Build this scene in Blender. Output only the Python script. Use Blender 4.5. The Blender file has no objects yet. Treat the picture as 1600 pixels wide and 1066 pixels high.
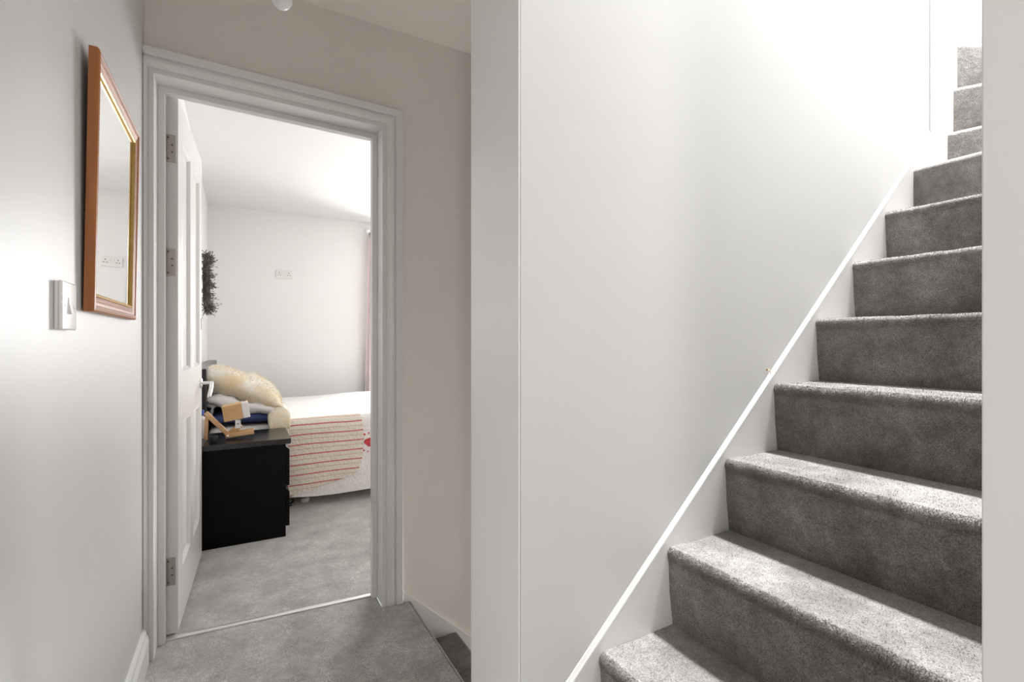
import bpy, bmesh, math, random
from mathutils import Vector, Matrix, noise

# ------------------------------------------------------------------ camera, world, light
SC = bpy.context.scene
COL = SC.collection
R = math.radians
YAW = 29.2
cam_d = bpy.data.cameras.new('camera')
cam_d.sensor_width = 36.0
cam_d.lens = 766.0 / 1600.0 * 36.0
cam_d.clip_start = 0.02
cam = bpy.data.objects.new('camera', cam_d)
COL.objects.link(cam)
H = 1.125
cam.location = (0, 0, H)
cam.rotation_euler = (R(90), 0, R(-YAW))
SC.camera = cam

w = bpy.data.worlds.new('sky'); SC.world = w; w.use_nodes = True
w.node_tree.nodes['Background'].inputs[0].default_value = (0.86, 0.93, 1.0, 1)
w.node_tree.nodes['Background'].inputs[1].default_value = 2.0

vs = SC.view_settings
vs.view_transform = 'Standard'; vs.look = 'None'; vs.gamma = 1.0; vs.exposure = 0.0
vs.use_curve_mapping = False

def area(name, loc, rot, sx, sy, power, color):
    d = bpy.data.lights.new(name, 'AREA'); d.shape = 'RECTANGLE'
    d.size = sx; d.size_y = sy; d.energy = power; d.color = color
    o = bpy.data.objects.new(name, d); COL.objects.link(o)
    o.location = loc; o.rotation_euler = rot
    return o
# daylight standing in the bedroom window and in the rooflight over the stair head
area('daylight_bedroom_window', (2.10, 5.80, 1.55), (R(-90), 0, 0), 1.15, 1.2, 150, (0.985, 0.99, 1.0))
rl_ = area('daylight_rooflight', (2.78, 0.73, 6.92), (0, 0, 0), 0.46, 0.26, 390, (0.97, 0.985, 1.0))
rl_.data.spread = R(80)
# fill light added behind the camera, set in an added landing window
XL_ = -0.287
area('fill_landing', (XL_ - 0.14, -1.15, 1.50), (0, R(-90), 0), 1.1, 0.6, 40, (1.0, 0.955, 0.91))
# fill light added in the hall below to lift the door wall
area('fill_lower_hall', (3.60, 1.63, -1.20), (0, R(90), 0), 1.1, 0.6, 55, (1.0, 0.95, 0.89))

# ------------------------------------------------------------------ materials
def new_mat(name):
    m = bpy.data.materials.new(name); m.use_nodes = True
    nt = m.node_tree; b = nt.nodes['Principled BSDF']
    return m, nt, b
def coords(nt, scale=(1, 1, 1)):
    tc = nt.nodes.new('ShaderNodeTexCoord'); mp = nt.nodes.new('ShaderNodeMapping')
    mp.inputs['Scale'].default_value = scale
    nt.links.new(tc.outputs['Object'], mp.inputs[0]); return mp.outputs[0]
def noise_n(nt, vec, scale, detail=3, rough=0.55):
    n = nt.nodes.new('ShaderNodeTexNoise'); n.inputs['Scale'].default_value = scale
    n.inputs['Detail'].default_value = detail; n.inputs['Roughness'].default_value = rough
    nt.links.new(vec, n.inputs['Vector']); return n.outputs['Fac']
def ramp(nt, fac, stops):
    r = nt.nodes.new('ShaderNodeValToRGB'); e = r.color_ramp.elements
    while len(e) < len(stops): e.new(0.5)
    for k, (p, c) in enumerate(stops):
        e[k].position = p; e[k].color = (c[0], c[1], c[2], 1)
    nt.links.new(fac, r.inputs[0]); return r.outputs[0]
def bump(nt, b, h, strength, dist):
    bp = nt.nodes.new('ShaderNodeBump'); bp.inputs['Strength'].default_value = strength
    bp.inputs['Distance'].default_value = dist
    nt.links.new(h, bp.inputs['Height']); nt.links.new(bp.outputs[0], b.inputs['Normal'])
def mixc(nt, a, bcol, fac=None, mode='MIX', f=0.5):
    m = nt.nodes.new('ShaderNodeMix'); m.data_type = 'RGBA'; m.blend_type = mode
    m.inputs[0].default_value = f
    if fac is not None: nt.links.new(fac, m.inputs[0])
    for s, v in ((6, a), (7, bcol)):
        if isinstance(v, tuple): m.inputs[s].default_value = (*v, 1)
        else: nt.links.new(v, m.inputs[s])
    return m.outputs[2]
def simple(name, col, rough=0.5, metal=0.0, var=0.06, vscale=6.0, bscale=None, bst=0.1, bd=0.001, scale=(1, 1, 1), sheen=0.0, spec=None):
    m, nt, b = new_mat(name); v = coords(nt, scale)
    f = noise_n(nt, v, vscale)
    c = ramp(nt, f, [(0.3, tuple(x * (1 - var) for x in col)), (0.7, tuple(min(1, x * (1 + var)) for x in col))])
    nt.links.new(c, b.inputs['Base Color'])
    b.inputs['Roughness'].default_value = rough; b.inputs['Metallic'].default_value = metal
    if spec is not None: b.inputs['Specular IOR Level'].default_value = spec
    if sheen: b.inputs['Sheen Weight'].default_value = sheen; b.inputs['Sheen Roughness'].default_value = 0.4
    if bscale: bump(nt, b, noise_n(nt, v, bscale, 2), bst, bd)
    return m
M = {}
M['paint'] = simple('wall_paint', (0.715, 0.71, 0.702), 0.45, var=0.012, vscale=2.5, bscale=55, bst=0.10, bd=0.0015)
M['bedpaint_lit'] = simple('bedroom_paint_lit', (0.86, 0.85, 0.84), 0.5, var=0.012, vscale=2.5, bscale=55, bst=0.08)  # window brightness of the bedroom put into a lighter wall colour
M['bedceil'] = simple('bedroom_ceiling_paint', (0.86, 0.855, 0.85), 0.7, var=0.01, bscale=80, bst=0.05)
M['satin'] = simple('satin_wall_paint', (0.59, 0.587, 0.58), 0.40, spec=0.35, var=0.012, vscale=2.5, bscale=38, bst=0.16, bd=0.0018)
M['warm_shade'] = simple('warm_shade_paint', (0.83, 0.772, 0.715), 0.45, var=0.012, vscale=2.5, bscale=55, bst=0.10, bd=0.0015)  # warm shade on the door wall and landing ceiling put into the colour
M['cap'] = simple('white_cap_paint', (0.86, 0.855, 0.845), 0.3, var=0.012, vscale=3)
M['ceiling'] = simple('ceiling_paint', (0.76, 0.75, 0.74), 0.7, var=0.01, bscale=80, bst=0.08)
M['gloss'] = simple('white_gloss_trim', (0.78, 0.77, 0.755), 0.28, var=0.015, vscale=4, bscale=30, bst=0.05)
M['plastic'] = simple('white_plastic', (0.82, 0.81, 0.79), 0.25, var=0.01)
M['steel'] = simple('brushed_steel', (0.40, 0.375, 0.345), 0.42, 1.0, var=0.08, vscale=40, scale=(1, 1, 0.1))
M['chrome'] = simple('satin_chrome', (0.78, 0.77, 0.76), 0.2, 1.0, var=0.02)
M['screw'] = simple('dark_screw', (0.12, 0.11, 0.10), 0.4, 0.8)
M['black'] = simple('black_brown_veneer', (0.006, 0.0055, 0.006), 0.27, spec=0.65, var=0.25, vscale=14, scale=(1, 8, 8), bscale=60, bst=0.03)
M['blackplastic'] = simple('black_plastic', (0.012, 0.012, 0.013), 0.35)
M['blackside'] = simple('black_brown_panel', (0.003, 0.0027, 0.003), 0.5, var=0.25, vscale=14, scale=(1, 8, 8), spec=0.12)
M['white'] = simple('white_cotton', (0.82, 0.81, 0.80), 0.85, var=0.03, vscale=9, bscale=160, bst=0.15, sheen=0.2)
M['navy'] = simple('blue_cotton', (0.055, 0.085, 0.235), 0.85, var=0.15, vscale=9, bscale=160, bst=0.15)
M['valance'] = simple('mattress_ticking', (0.70, 0.69, 0.68), 0.85, var=0.03, bscale=120)
M['curtain'] = simple('blush_curtain', (0.82, 0.715, 0.69), 0.8, var=0.04, bscale=150)
M['twig'] = simple('dark_twig', (0.055, 0.045, 0.038), 0.8, var=0.3, vscale=30)
M['leaf'] = simple('dusty_leaf', (0.105, 0.105, 0.095), 0.7, var=0.4, vscale=22)
M['blue'] = simple('blue_cap', (0.02, 0.09, 0.42), 0.3)
M['gold'] = simple('gilt_slip', (0.62, 0.40, 0.13), 0.32, 0.9, var=0.1, vscale=30)
M['rose'] = simple('red_rose_print', (0.55, 0.06, 0.07), 0.85, var=0.3, vscale=60)
M['strip'] = simple('silver_threshold', (0.72, 0.71, 0.69), 0.3, 0.7)
M['cord'] = simple('white_flex', (0.8, 0.8, 0.79), 0.4)

def carpet(name, dark, light, fs=330, bst=0.75, bd=0.006, mid_w=1.0, sh=0.5):
    m, nt, b = new_mat(name); v = coords(nt)
    big = noise_n(nt, v, 7.0, 4, 0.6); mid = noise_n(nt, v, 45, 3); fine = noise_n(nt, v, fs, 2, 0.7)
    c1 = ramp(nt, big, [(0.32, dark), (0.68, light)])
    c2 = ramp(nt, fine, [(0.30, (0.45, 0.44, 0.43)), (0.5, (0.98, 0.98, 0.98)), (0.72, (1.75, 1.72, 1.7))])
    c = mixc(nt, c1, c2, mode='MULTIPLY', f=1.0)
    c3 = ramp(nt, mid, [(0.3, (0.82, 0.82, 0.82)), (0.7, (1.15, 1.15, 1.15))])
    c = mixc(nt, c, c3, mode='MULTIPLY', f=1.0)
    nt.links.new(c, b.inputs['Base Color'])
    b.inputs['Roughness'].default_value = 1.0; b.inputs['Specular IOR Level'].default_value = 0.1
    b.inputs['Sheen Weight'].default_value = sh; b.inputs['Sheen Roughness'].default_value = 0.55
    add = nt.nodes.new('ShaderNodeMath'); add.operation = 'MULTIPLY_ADD'
    mw_ = nt.nodes.new('ShaderNodeMath'); mw_.operation = 'MULTIPLY'; mw_.inputs[1].default_value = mid_w; nt.links.new(mid, mw_.inputs[0])
    nt.links.new(fine, add.inputs[0]); add.inputs[1].default_value = 0.5; nt.links.new(mw_.outputs[0], add.inputs[2])
    bump(nt, b, add.outputs[0], bst, bd)
    return m
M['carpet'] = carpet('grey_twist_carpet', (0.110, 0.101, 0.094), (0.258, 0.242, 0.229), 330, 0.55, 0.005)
M['landing_carpet'] = carpet('landing_twist_carpet', (0.25, 0.237, 0.223), (0.50, 0.482, 0.46), 260, 0.6, 0.004, 0.25, 0.9)

def wood(name, base, dark, scale, rough=0.35, dirv=(1, 1, 1)):
    m, nt, b = new_mat(name); v = coords(nt, dirv)
    f = noise_n(nt, v, scale, 5, 0.6)
    c = ramp(nt, f, [(0.3, dark), (0.65, base)])
    nt.links.new(c, b.inputs['Base Color']); b.inputs['Roughness'].default_value = rough
    bump(nt, b, f, 0.05, 0.001)
    return m
M['pine_v'] = wood('orange_pine_upright', (0.42, 0.155, 0.045), (0.27, 0.085, 0.022), 40, 0.32, (1, 1, 0.06))
M['pine_h'] = wood('orange_pine_rail', (0.42, 0.155, 0.045), (0.27, 0.085, 0.022), 40, 0.32, (1, 0.06, 1))
M['beech'] = wood('pale_beech', (0.68, 0.43, 0.22), (0.54, 0.31, 0.14), 30, 0.5, (0.3, 1, 1))

m, nt, b = new_mat('mirror_glass'); M['mirror'] = m
b.inputs['Metallic'].default_value = 1.0; b.inputs['Roughness'].default_value = 0.01
nt.links.new(ramp(nt, noise_n(nt, coords(nt), 3), [(0.3, (0.90, 0.915, 0.905)), (0.7, (0.92, 0.93, 0.925))]), b.inputs['Base Color'])

m, nt, b = new_mat('pearl_bulb_glass'); M['bulb'] = m
nt.links.new(ramp(nt, noise_n(nt, coords(nt), 5), [(0.3, (0.80, 0.80, 0.80)), (0.7, (0.86, 0.86, 0.86))]), b.inputs['Base Color'])
b.inputs['Roughness'].default_value = 0.08; b.inputs['Subsurface Weight'].default_value = 0.3
b.inputs['Subsurface Radius'].default_value = (0.02, 0.02, 0.02)

m = bpy.data.materials.new('window_glass'); m.use_nodes = True; nt = m.node_tree
nt.nodes.remove(nt.nodes['Principled BSDF']); M['glass'] = m
tr = nt.nodes.new('ShaderNodeBsdfTransparent'); gl = nt.nodes.new('ShaderNodeBsdfGlossy'); mx = nt.nodes.new('ShaderNodeMixShader')
gl.inputs['Roughness'].default_value = 0.02; mx.inputs[0].default_value = 0.06
nt.links.new(tr.outputs[0], mx.inputs[1]); nt.links.new(gl.outputs[0], mx.inputs[2])
nt.links.new(mx.outputs[0], nt.nodes['Material Output'].inputs[0])

def fur_mat(name, a, bb):
    m, nt, b = new_mat(name); v = coords(nt)
    f = noise_n(nt, v, 7, 4, 0.6)
    nt.links.new(ramp(nt, f, [(0.35, a), (0.62, bb)]), b.inputs['Base Color'])
    b.inputs['Roughness'].default_value = 0.95; b.inputs['Sheen Weight'].default_value = 0.5
    bump(nt, b, noise_n(nt, v, 130, 3), 0.6, 0.006)
    return m
M['fur'] = fur_mat('cream_plush', (0.80, 0.66, 0.42), (0.86, 0.82, 0.74))

def quilt_mat(name, stripes):
    m, nt, b = new_mat(name); v = coords(nt)
    f = noise_n(nt, v, 14, 3)
    c = ramp(nt, f, [(0.3, (0.76, 0.74, 0.71)), (0.7, (0.83, 0.815, 0.79))])
    if stripes:
        sp = nt.nodes.new('ShaderNodeSeparateXYZ'); nt.links.new(v, sp.inputs[0])
        wob = noise_n(nt, v, 3.5, 1)
        mw = nt.nodes.new('ShaderNodeMath'); mw.operation = 'MULTIPLY_ADD'; mw.inputs[1].default_value = 0.010
        nt.links.new(wob, mw.inputs[0]); nt.links.new(sp.outputs[2], mw.inputs[2])
        def band(period, off, half, col, c):
            a1 = nt.nodes.new('ShaderNodeMath'); a1.operation = 'ADD'; a1.inputs[1].default_value = off
            nt.links.new(mw.outputs[0], a1.inputs[0])
            md = nt.nodes.new('ShaderNodeMath'); md.operation = 'PINGPONG'; md.inputs[1].default_value = period / 2
            nt.links.new(a1.outputs[0], md.inputs[0])
            lt = nt.nodes.new('ShaderNodeMath'); lt.operation = 'LESS_THAN'; lt.inputs[1].default_value = half
            nt.links.new(md.outputs[0], lt.inputs[0])
            return mixc(nt, c, col, fac=lt.outputs[0])
        c = mixc(nt, c, (0.93, 0.88, 0.79), mode='MULTIPLY', f=1.0)
        c = band(0.0655, 0.036, 0.0032, (0.66, 0.50, 0.42), c)
        c = band(0.0655, 0.006, 0.0042, (0.55, 0.15, 0.13), c)
    nt.links.new(c, b.inputs['Base Color'])
    b.inputs['Roughness'].default_value = 0.9; b.inputs['Sheen Weight'].default_value = 0.2
    vo = nt.nodes.new('ShaderNodeTexVoronoi'); vo.inputs['Scale'].default_value = 55
    nt.links.new(v, vo.inputs['Vector'])
    bump(nt, b, vo.outputs['Distance'], 0.5, 0.006)
    return m
M['quilt'] = quilt_mat('white_quilting', False)
M['stripe'] = quilt_mat('red_striped_quilting', True)

# ------------------------------------------------------------------ mesh helpers (all coordinates are world coordinates)
def box(bm, x0, x1, y0, y1, z0, z1):
    vs_ = [bm.verts.new((x, y, z)) for x in (x0, x1) for y in (y0, y1) for z in (z0, z1)]
    for f in ((0, 1, 3, 2), (4, 6, 7, 5), (0, 4, 5, 1), (2, 3, 7, 6), (0, 2, 6, 4), (1, 5, 7, 3)):
        bm.faces.new([vs_[i] for i in f])
    return vs_
def boxes(*bs, bevel=0.0, seg=2):
    bm = bmesh.new()
    for b_ in bs: box(bm, *b_)
    if bevel: do_bevel(bm, bevel, seg)
    return bm
def do_bevel(bm, off, seg=2):
    bmesh.ops.recalc_face_normals(bm, faces=bm.faces)
    es = [e for e in bm.edges if len(e.link_faces) == 2 and e.calc_face_angle(0) > 0.6]
    bmesh.ops.bevel(bm, geom=es, offset=off, segments=seg, profile=0.5, affect='EDGES', clamp_overlap=True)
def prism(pts, axis, a0, a1, bevel=0.0, seg=2):
    """pts: polygon in the two other axes (in xyz order); extruded along axis from a0 to a1"""
    bm = bmesh.new()
    def mk(p, a):
        if axis == 'x': return (a, p[0], p[1])
        if axis == 'y': return (p[0], a, p[1])
        return (p[0], p[1], a)
    A = [bm.verts.new(mk(p, a0)) for p in pts]; B = [bm.verts.new(mk(p, a1)) for p in pts]
    bm.faces.new(A); bm.faces.new(B[::-1]); n = len(pts)
    for i in range(n): bm.faces.new((A[i], B[i], B[(i + 1) % n], A[(i + 1) % n]))
    bmesh.ops.recalc_face_normals(bm, faces=bm.faces)
    if bevel: do_bevel(bm, bevel, seg)
    return bm
def lathe(prof, c, axis='z', n=24):
    bm = bmesh.new(); rings = []
    for r, h in prof:
        ring = []
        for k in range(n):
            a = 2 * math.pi * k / n; u, v_ = r * math.cos(a), r * math.sin(a)
            p = {'z': (u, v_, h), 'x': (h, u, v_), 'y': (u, h, v_)}[axis]
            ring.append(bm.verts.new((c[0] + p[0], c[1] + p[1], c[2] + p[2])))
        rings.append(ring)
    for a_, b_ in zip(rings, rings[1:]):
        for k in range(n): bm.faces.new((a_[k], a_[(k + 1) % n], b_[(k + 1) % n], b_[k]))
    if prof[0][0] > 1e-6: bm.faces.new(rings[0])
    if prof[-1][0] > 1e-6: bm.faces.new(rings[-1])
    bmesh.ops.remove_doubles(bm, verts=bm.verts, dist=1e-6)
    bmesh.ops.recalc_face_normals(bm, faces=bm.faces)
    return bm
def tube(pts, r, n=8, bm=None):
    bm = bm or bmesh.new(); P = [Vector(p) for p in pts]; rings = []
    for i, p in enumerate(P):
        d = (P[min(i + 1, len(P) - 1)] - P[max(i - 1, 0)]).normalized()
        u = d.orthogonal().normalized()
        if rings:
            u = (pu - d * pu.dot(d)).normalized()
        pu = u; v_ = d.cross(u)
        rr = r[i] if isinstance(r, (list, tuple)) else r
        rings.append([bm.verts.new(p + (u * math.cos(2 * math.pi * k / n) + v_ * math.sin(2 * math.pi * k / n)) * rr) for k in range(n)])
    for a_, b_ in zip(rings, rings[1:]):
        for k in range(n): bm.faces.new((a_[k], a_[(k + 1) % n], b_[(k + 1) % n], b_[k]))
    bm.faces.new(rings[0][::-1]); bm.faces.new(rings[-1])
    return bm
def grid(nu, nv, fn):
    bm = bmesh.new(); G = [[bm.verts.new(fn(i / nu, j / nv)) for j in range(nv + 1)] for i in range(nu + 1)]
    for i in range(nu):
        for j in range(nv): bm.faces.new((G[i][j], G[i + 1][j], G[i + 1][j + 1], G[i][j + 1]))
    return bm
def solidify(bm, t):
    bmesh.ops.recalc_face_normals(bm, faces=bm.faces)
    bmesh.ops.solidify(bm, geom=list(bm.faces), thickness=t); return bm
def join(*bms):
    out = bmesh.new()
    for b_ in bms:
        me = bpy.data.meshes.new('t'); b_.to_mesh(me); out.from_mesh(me); bpy.data.meshes.remove(me); b_.free()
    return out
def xf(bm, mat): bmesh.ops.transform(bm, matrix=mat, verts=bm.verts); return bm
def obj(name, bm, mat, parent=None, smooth=False, label=None, kind=None, recalc=True, cat=None, group=None):
    if recalc: bmesh.ops.recalc_face_normals(bm, faces=bm.faces)
    me = bpy.data.meshes.new(name)
    if parent is not None:
        off = Vector(parent.get('wloc', (0, 0, 0)))
        bmesh.ops.translate(bm, vec=-off, verts=bm.verts)
    bm.to_mesh(me); bm.free()
    me.materials.append(M[mat] if isinstance(mat, str) else mat)
    if smooth:
        me.polygons.foreach_set('use_smooth', [True] * len(me.polygons))
        if smooth != True: me.set_sharp_from_angle(angle=R(smooth))
    o = bpy.data.objects.new(name, me); COL.objects.link(o)
    if parent is not None:
        o.parent = parent
        if 'wloc' in parent: o['wloc'] = list(parent['wloc'])
    if label: o['label'] = label
    if kind: o['kind'] = kind
    if cat: o['category'] = cat
    if group: o['group'] = group
    return o
def thing(name, label, cat, loc, group=None, kind=None):
    o = bpy.data.objects.new(name, None); COL.objects.link(o); o.location = loc
    o.empty_display_size = 0.05
    o['label'] = label; o['category'] = cat; o['wloc'] = list(loc)
    if group: o['group'] = group
    if kind: o['kind'] = kind
    return o
def S(name, bm, mat, label=None, cat=None, smooth=False, parent=None):
    return obj(name, bm, mat, parent, smooth, label, 'structure' if parent is None else None, cat=cat)

# ------------------------------------------------------------------ main dimensions
XL, YD = -0.287, 2.12            # hall left wall, door wall (hall face)
YB = 2.235                       # door wall, bedroom face
XP, YS, YS2, YN = 0.52, 0.902, 1.145, 0.158   # partition end, its stair face, its other face, near stair wall
RISE, GO, N1 = 0.1995, 0.2207, 0.512
XE = 3.44                        # end wall of the stairwell
ZC, ZCB, ZT = 2.484, 2.45, 6.8   # ceilings
XBL, YF, XBR = -0.26, 5.58, 3.2  # bedroom left wall, far wall, right wall
OX0, OX1, OZ = -0.257, 0.541, 2.063           # clear door opening
def fz(x, y=0.0):                # the old landing floor falls a little towards the stairs
    k = 1.0 if y < 2.24 else max(0.0, 1 - (y - 2.24) / 0.8)
    return -0.034 * max(-0.3, min(0.72, x)) * k
def hz(x): return -0.020 * (x - OX0) / (OX1 - OX0)

# ------------------------------------------------------------------ structure
S('floor', join(grid(3, 12, lambda u, v: (XP + 0.02 + u * 0.115, YS2 + v * (YD - YS2), fz(XP + 0.02 + u * 0.115))), grid(10, 30, lambda u, v: (XL + u * (XP + 0.02 - XL), -2.3 + v * (YB - 0.02 + 2.3), fz(XL + u * (XP + 0.02 - XL))))), 'landing_carpet',
  'grey twist-pile carpet of the landing outside the bedroom door', 'floor')
S('floor_bedroom', grid(24, 24, lambda u, v: (-0.3 + u * 3.55, YB - 0.02 + v * 3.4, fz(-0.3 + u * 3.55, YB - 0.02 + v * 3.4) - 0.0005)), 'landing_carpet',
  'grey carpet of the bedroom under the bed and nightstand', 'floor')
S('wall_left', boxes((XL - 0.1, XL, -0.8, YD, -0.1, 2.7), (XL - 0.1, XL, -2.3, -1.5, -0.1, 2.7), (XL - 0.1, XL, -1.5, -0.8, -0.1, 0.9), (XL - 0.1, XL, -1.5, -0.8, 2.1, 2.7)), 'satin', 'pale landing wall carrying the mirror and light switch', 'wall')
S('wall_door', boxes((XL - 0.1, OX0 - 0.03, YD, YB, -0.1, 2.7), (OX0 - 0.03, OX1 + 0.03, YD, YB, OZ + 0.03, 2.7), (OX1 + 0.03, XE + 0.1, YD, YB, -2.8, 2.7)), 'warm_shade',
  'wall around the bedroom doorway with warm shade put into its colour', 'wall')
S('wall_partition', boxes((XP + 0.0052, 2.67, YS, YS2, -2.8, 3.72)), 'paint', 'tall white wall beside the rising carpeted stairs', 'wall')
S('trim_1', boxes((XP, XP + 0.004, YS, YS2, -0.4, ZC), bevel=0.0006), 'cap', 'white board capping the end of the wall between the two stairs', 'trim')
S('wall_near', boxes((XP + 0.015, XE + 0.1, 0.03, YN, -0.1, ZT), (XP + 0.015, XP + 0.1, -2.3, 0.03, -0.1, ZT)), 'paint', 'white wall on the open side of the rising stairs', 'wall')
S('trim_2', boxes((XP, XP + 0.0148, -0.05, YN + 0.0015, -0.1, ZT), bevel=0.0012), 'paint', 'white board at the near foot of the rising stairs', 'trim')
S('wall_stair_end', boxes((XE, XE + 0.1, YN, 3.0, -0.6, ZT), (XE, XE + 0.1, YN, 3.0, -2.8, -1.8), (XE, XE + 0.1, YN, 1.3, -1.8, -0.6), (XE, XE + 0.1, 1.96, 3.0, -1.8, -0.6)), 'paint', 'white wall at the turn of the stairs', 'wall')
S('wall_upper', boxes((XP + 0.015, XE, 3.0, 3.1, 2.705, ZT), (XP + 0.015, XP + 0.1, YS, 3.0, 3.725, ZT), (XP + 0.015, XP + 0.1, YS2, 3.0, 2.795, 3.725)), 'paint', 'upper landing wall above the stairs', 'wall')
S('wall_header', boxes((XP + 0.015, XP + 0.1, YN, YS, 2.62, ZT)), 'paint', 'wall above the opening to the stairs', 'wall')
S('wall_hall_end', boxes((XL - 0.1, XP + 0.1, -2.4, -2.3, -0.1, 2.7)), 'paint', 'end wall of the landing behind', 'wall')
S('ceiling', boxes((XL - 0.1, XP + 0.1, -2.3, YS2, ZC + 0.0, ZC + 0.13), (XL - 0.1, XE, YS2, YB, ZC, ZC + 0.13)), 'warm_shade', 'flat white landing ceiling', 'ceiling')
RX0, RX1, RY0, RY1 = 2.46, 3.10, 0.45, 1.01
S('ceiling_upper', boxes((XP, RX0, YN - 0.1, 3.1, ZT, ZT + 0.1), (RX1, XE + 0.1, YN - 0.1, 3.1, ZT, ZT + 0.1), (RX0, RX1, YN - 0.1, RY0, ZT, ZT + 0.1), (RX0, RX1, RY1, 3.1, ZT, ZT + 0.1)), 'ceiling', 'ceiling high over the stair with a rooflight opening', 'ceiling')
S('floor_upper', boxes((2.67, XE, 1.12, 3.0, 2.705, 2.793), (XP + 0.1, 2.67, YS2, 3.0, 2.705, 2.793)), 'carpet', 'grey carpet of the upper landing', 'floor')
S('floor_lower', boxes((XP, XE + 0.1, YS2 - 0.1, YB, -2.8, -2.7)), 'carpet', 'carpet at the foot of the descending stairs', 'floor')
S('wall_landing_edge', boxes((XP - 0.02, XP + 0.02, YS2, YD, -2.7, -0.25)), 'paint', 'wall below the landing edge', 'wall')
# bedroom shell
S('wall_bedroom_left', boxes((XBL - 0.1, XBL, YB, YF + 0.1, -0.1, 2.7)), 'bedpaint_lit', 'pale bedroom wall behind the headboard', 'wall')
WX0, WX1, WZ0, WZ1 = 1.50, 2.70, 0.90, 2.18
S('wall_bedroom_far', boxes((XBL - 0.1, WX0, YF, YF + 0.12, -0.1, 2.7), (WX1, XBR + 0.1, YF, YF + 0.12, -0.1, 2.7), (WX0, WX1, YF, YF + 0.12, -0.1, WZ0), (WX0, WX1, YF, YF + 0.12, WZ1, 2.7)), 'bedpaint_lit', 'far bedroom wall beyond the bed', 'wall')
S('wall_bedroom_right', boxes((XBR, XBR + 0.1, YB, YF, -0.1, 2.7)), 'bedpaint_lit', 'right-hand bedroom wall', 'wall')
S('ceiling_bedroom', boxes((XBL - 0.1, XBR + 0.1, YB, YF + 0.1, ZCB, ZCB + 0.1)), 'bedceil', 'white bedroom ceiling', 'ceiling')
S('baseboard_bedroom_far', boxes((XBL, XBR, YF - 0.016, YF, 0, 0.13), bevel=0.004), 'gloss', 'white baseboard along the far bedroom wall', 'baseboard')
S('baseboard_bedroom_left', boxes((XBL, XBL + 0.016, YB + 0.8, YF - 0.02, 0, 0.13), bevel=0.004), 'gloss', 'white baseboard behind the bed', 'baseboard')

def window(name, x0, x1, y0, y1, z0, z1, label, horizontal=False, bars=1):
    t = thing(name, label, 'window', ((x0 + x1) / 2, (y0 + y1) / 2, z0), kind='structure')
    f = 0.05
    if not horizontal:
        obj('window_frame', boxes((x0, x1, y0, y1, z0, z0 + f), (x0, x1, y0, y1, z1 - f, z1), (x0, x0 + f, y0, y1, z0 + f, z1 - f), (x1 - f, x1, y0, y1, z0 + f, z1 - f)), 'gloss', t)
        xs = [x0 + f + (x1 - x0 - 2 * f) * k / (bars + 1) for k in range(bars + 2)]
        for k in range(1, bars + 1): obj('mullion', boxes((xs[k] - 0.025, xs[k] + 0.025, y0, y1, z0 + f, z1 - f)), 'gloss', t)
        for k in range(bars + 1): obj('pane', boxes((xs[k], xs[k + 1], (y0 + y1) / 2 - 0.003, (y0 + y1) / 2 + 0.003, z0 + f, z1 - f)), 'glass', t)
    else:
        obj('window_frame', boxes((x0, x1, y0, y0 + f, z0, z1), (x0, x1, y1 - f, y1, z0, z1), (x0, x0 + f, y0 + f, y1 - f, z0, z1), (x1 - f, x1, y0 + f, y1 - f, z0, z1)), 'gloss', t)
        obj('pane', boxes((x0 + f, x1 - f, y0 + f, y1 - f, (z0 + z1) / 2 - 0.003, (z0 + z1) / 2 + 0.003)), 'glass', t)
window('window_1', WX0, WX1, YF + 0.04, YF + 0.10, WZ0, WZ1, 'white bedroom window behind the blush curtain')
window('window_2', RX0, RX1, RY0, RY1, ZT + 0.04, ZT + 0.09, 'rooflight over the head of the stairs', True)
t4 = thing('fill_window_4', 'unseen glazed opening added below the descending stairs to light the door wall', 'window', (XE + 0.05, 1.63, -1.8), kind='structure')  # added opening, holds the fill light from the lower hall
obj('window_frame', boxes((XE + 0.02, XE + 0.08, 1.3, 1.96, -1.8, -1.75), (XE + 0.02, XE + 0.08, 1.3, 1.96, -0.65, -0.6), (XE + 0.02, XE + 0.08, 1.3, 1.35, -1.75, -0.65), (XE + 0.02, XE + 0.08, 1.91, 1.96, -1.75, -0.65)), 'gloss', t4)
obj('pane', boxes((XE + 0.047, XE + 0.053, 1.35, 1.91, -1.75, -0.65)), 'glass', t4)
t3 = thing('fill_window_3', 'unseen window added behind the camera to fill the landing with light', 'window', (XL - 0.05, -1.15, 0.9), kind='structure')  # added out of view to hold the landing fill light
obj('window_frame', boxes((XL - 0.08, XL - 0.02, -1.5, -0.8, 0.9, 0.95), (XL - 0.08, XL - 0.02, -1.5, -0.8, 2.05, 2.1), (XL - 0.08, XL - 0.02, -1.5, -1.45, 0.95, 2.05), (XL - 0.08, XL - 0.02, -0.85, -0.8, 0.95, 2.05)), 'gloss', t3)
obj('pane', boxes((XL - 0.053, XL - 0.047, -1.45, -0.85, 0.95, 2.05)), 'glass', t3)

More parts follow.
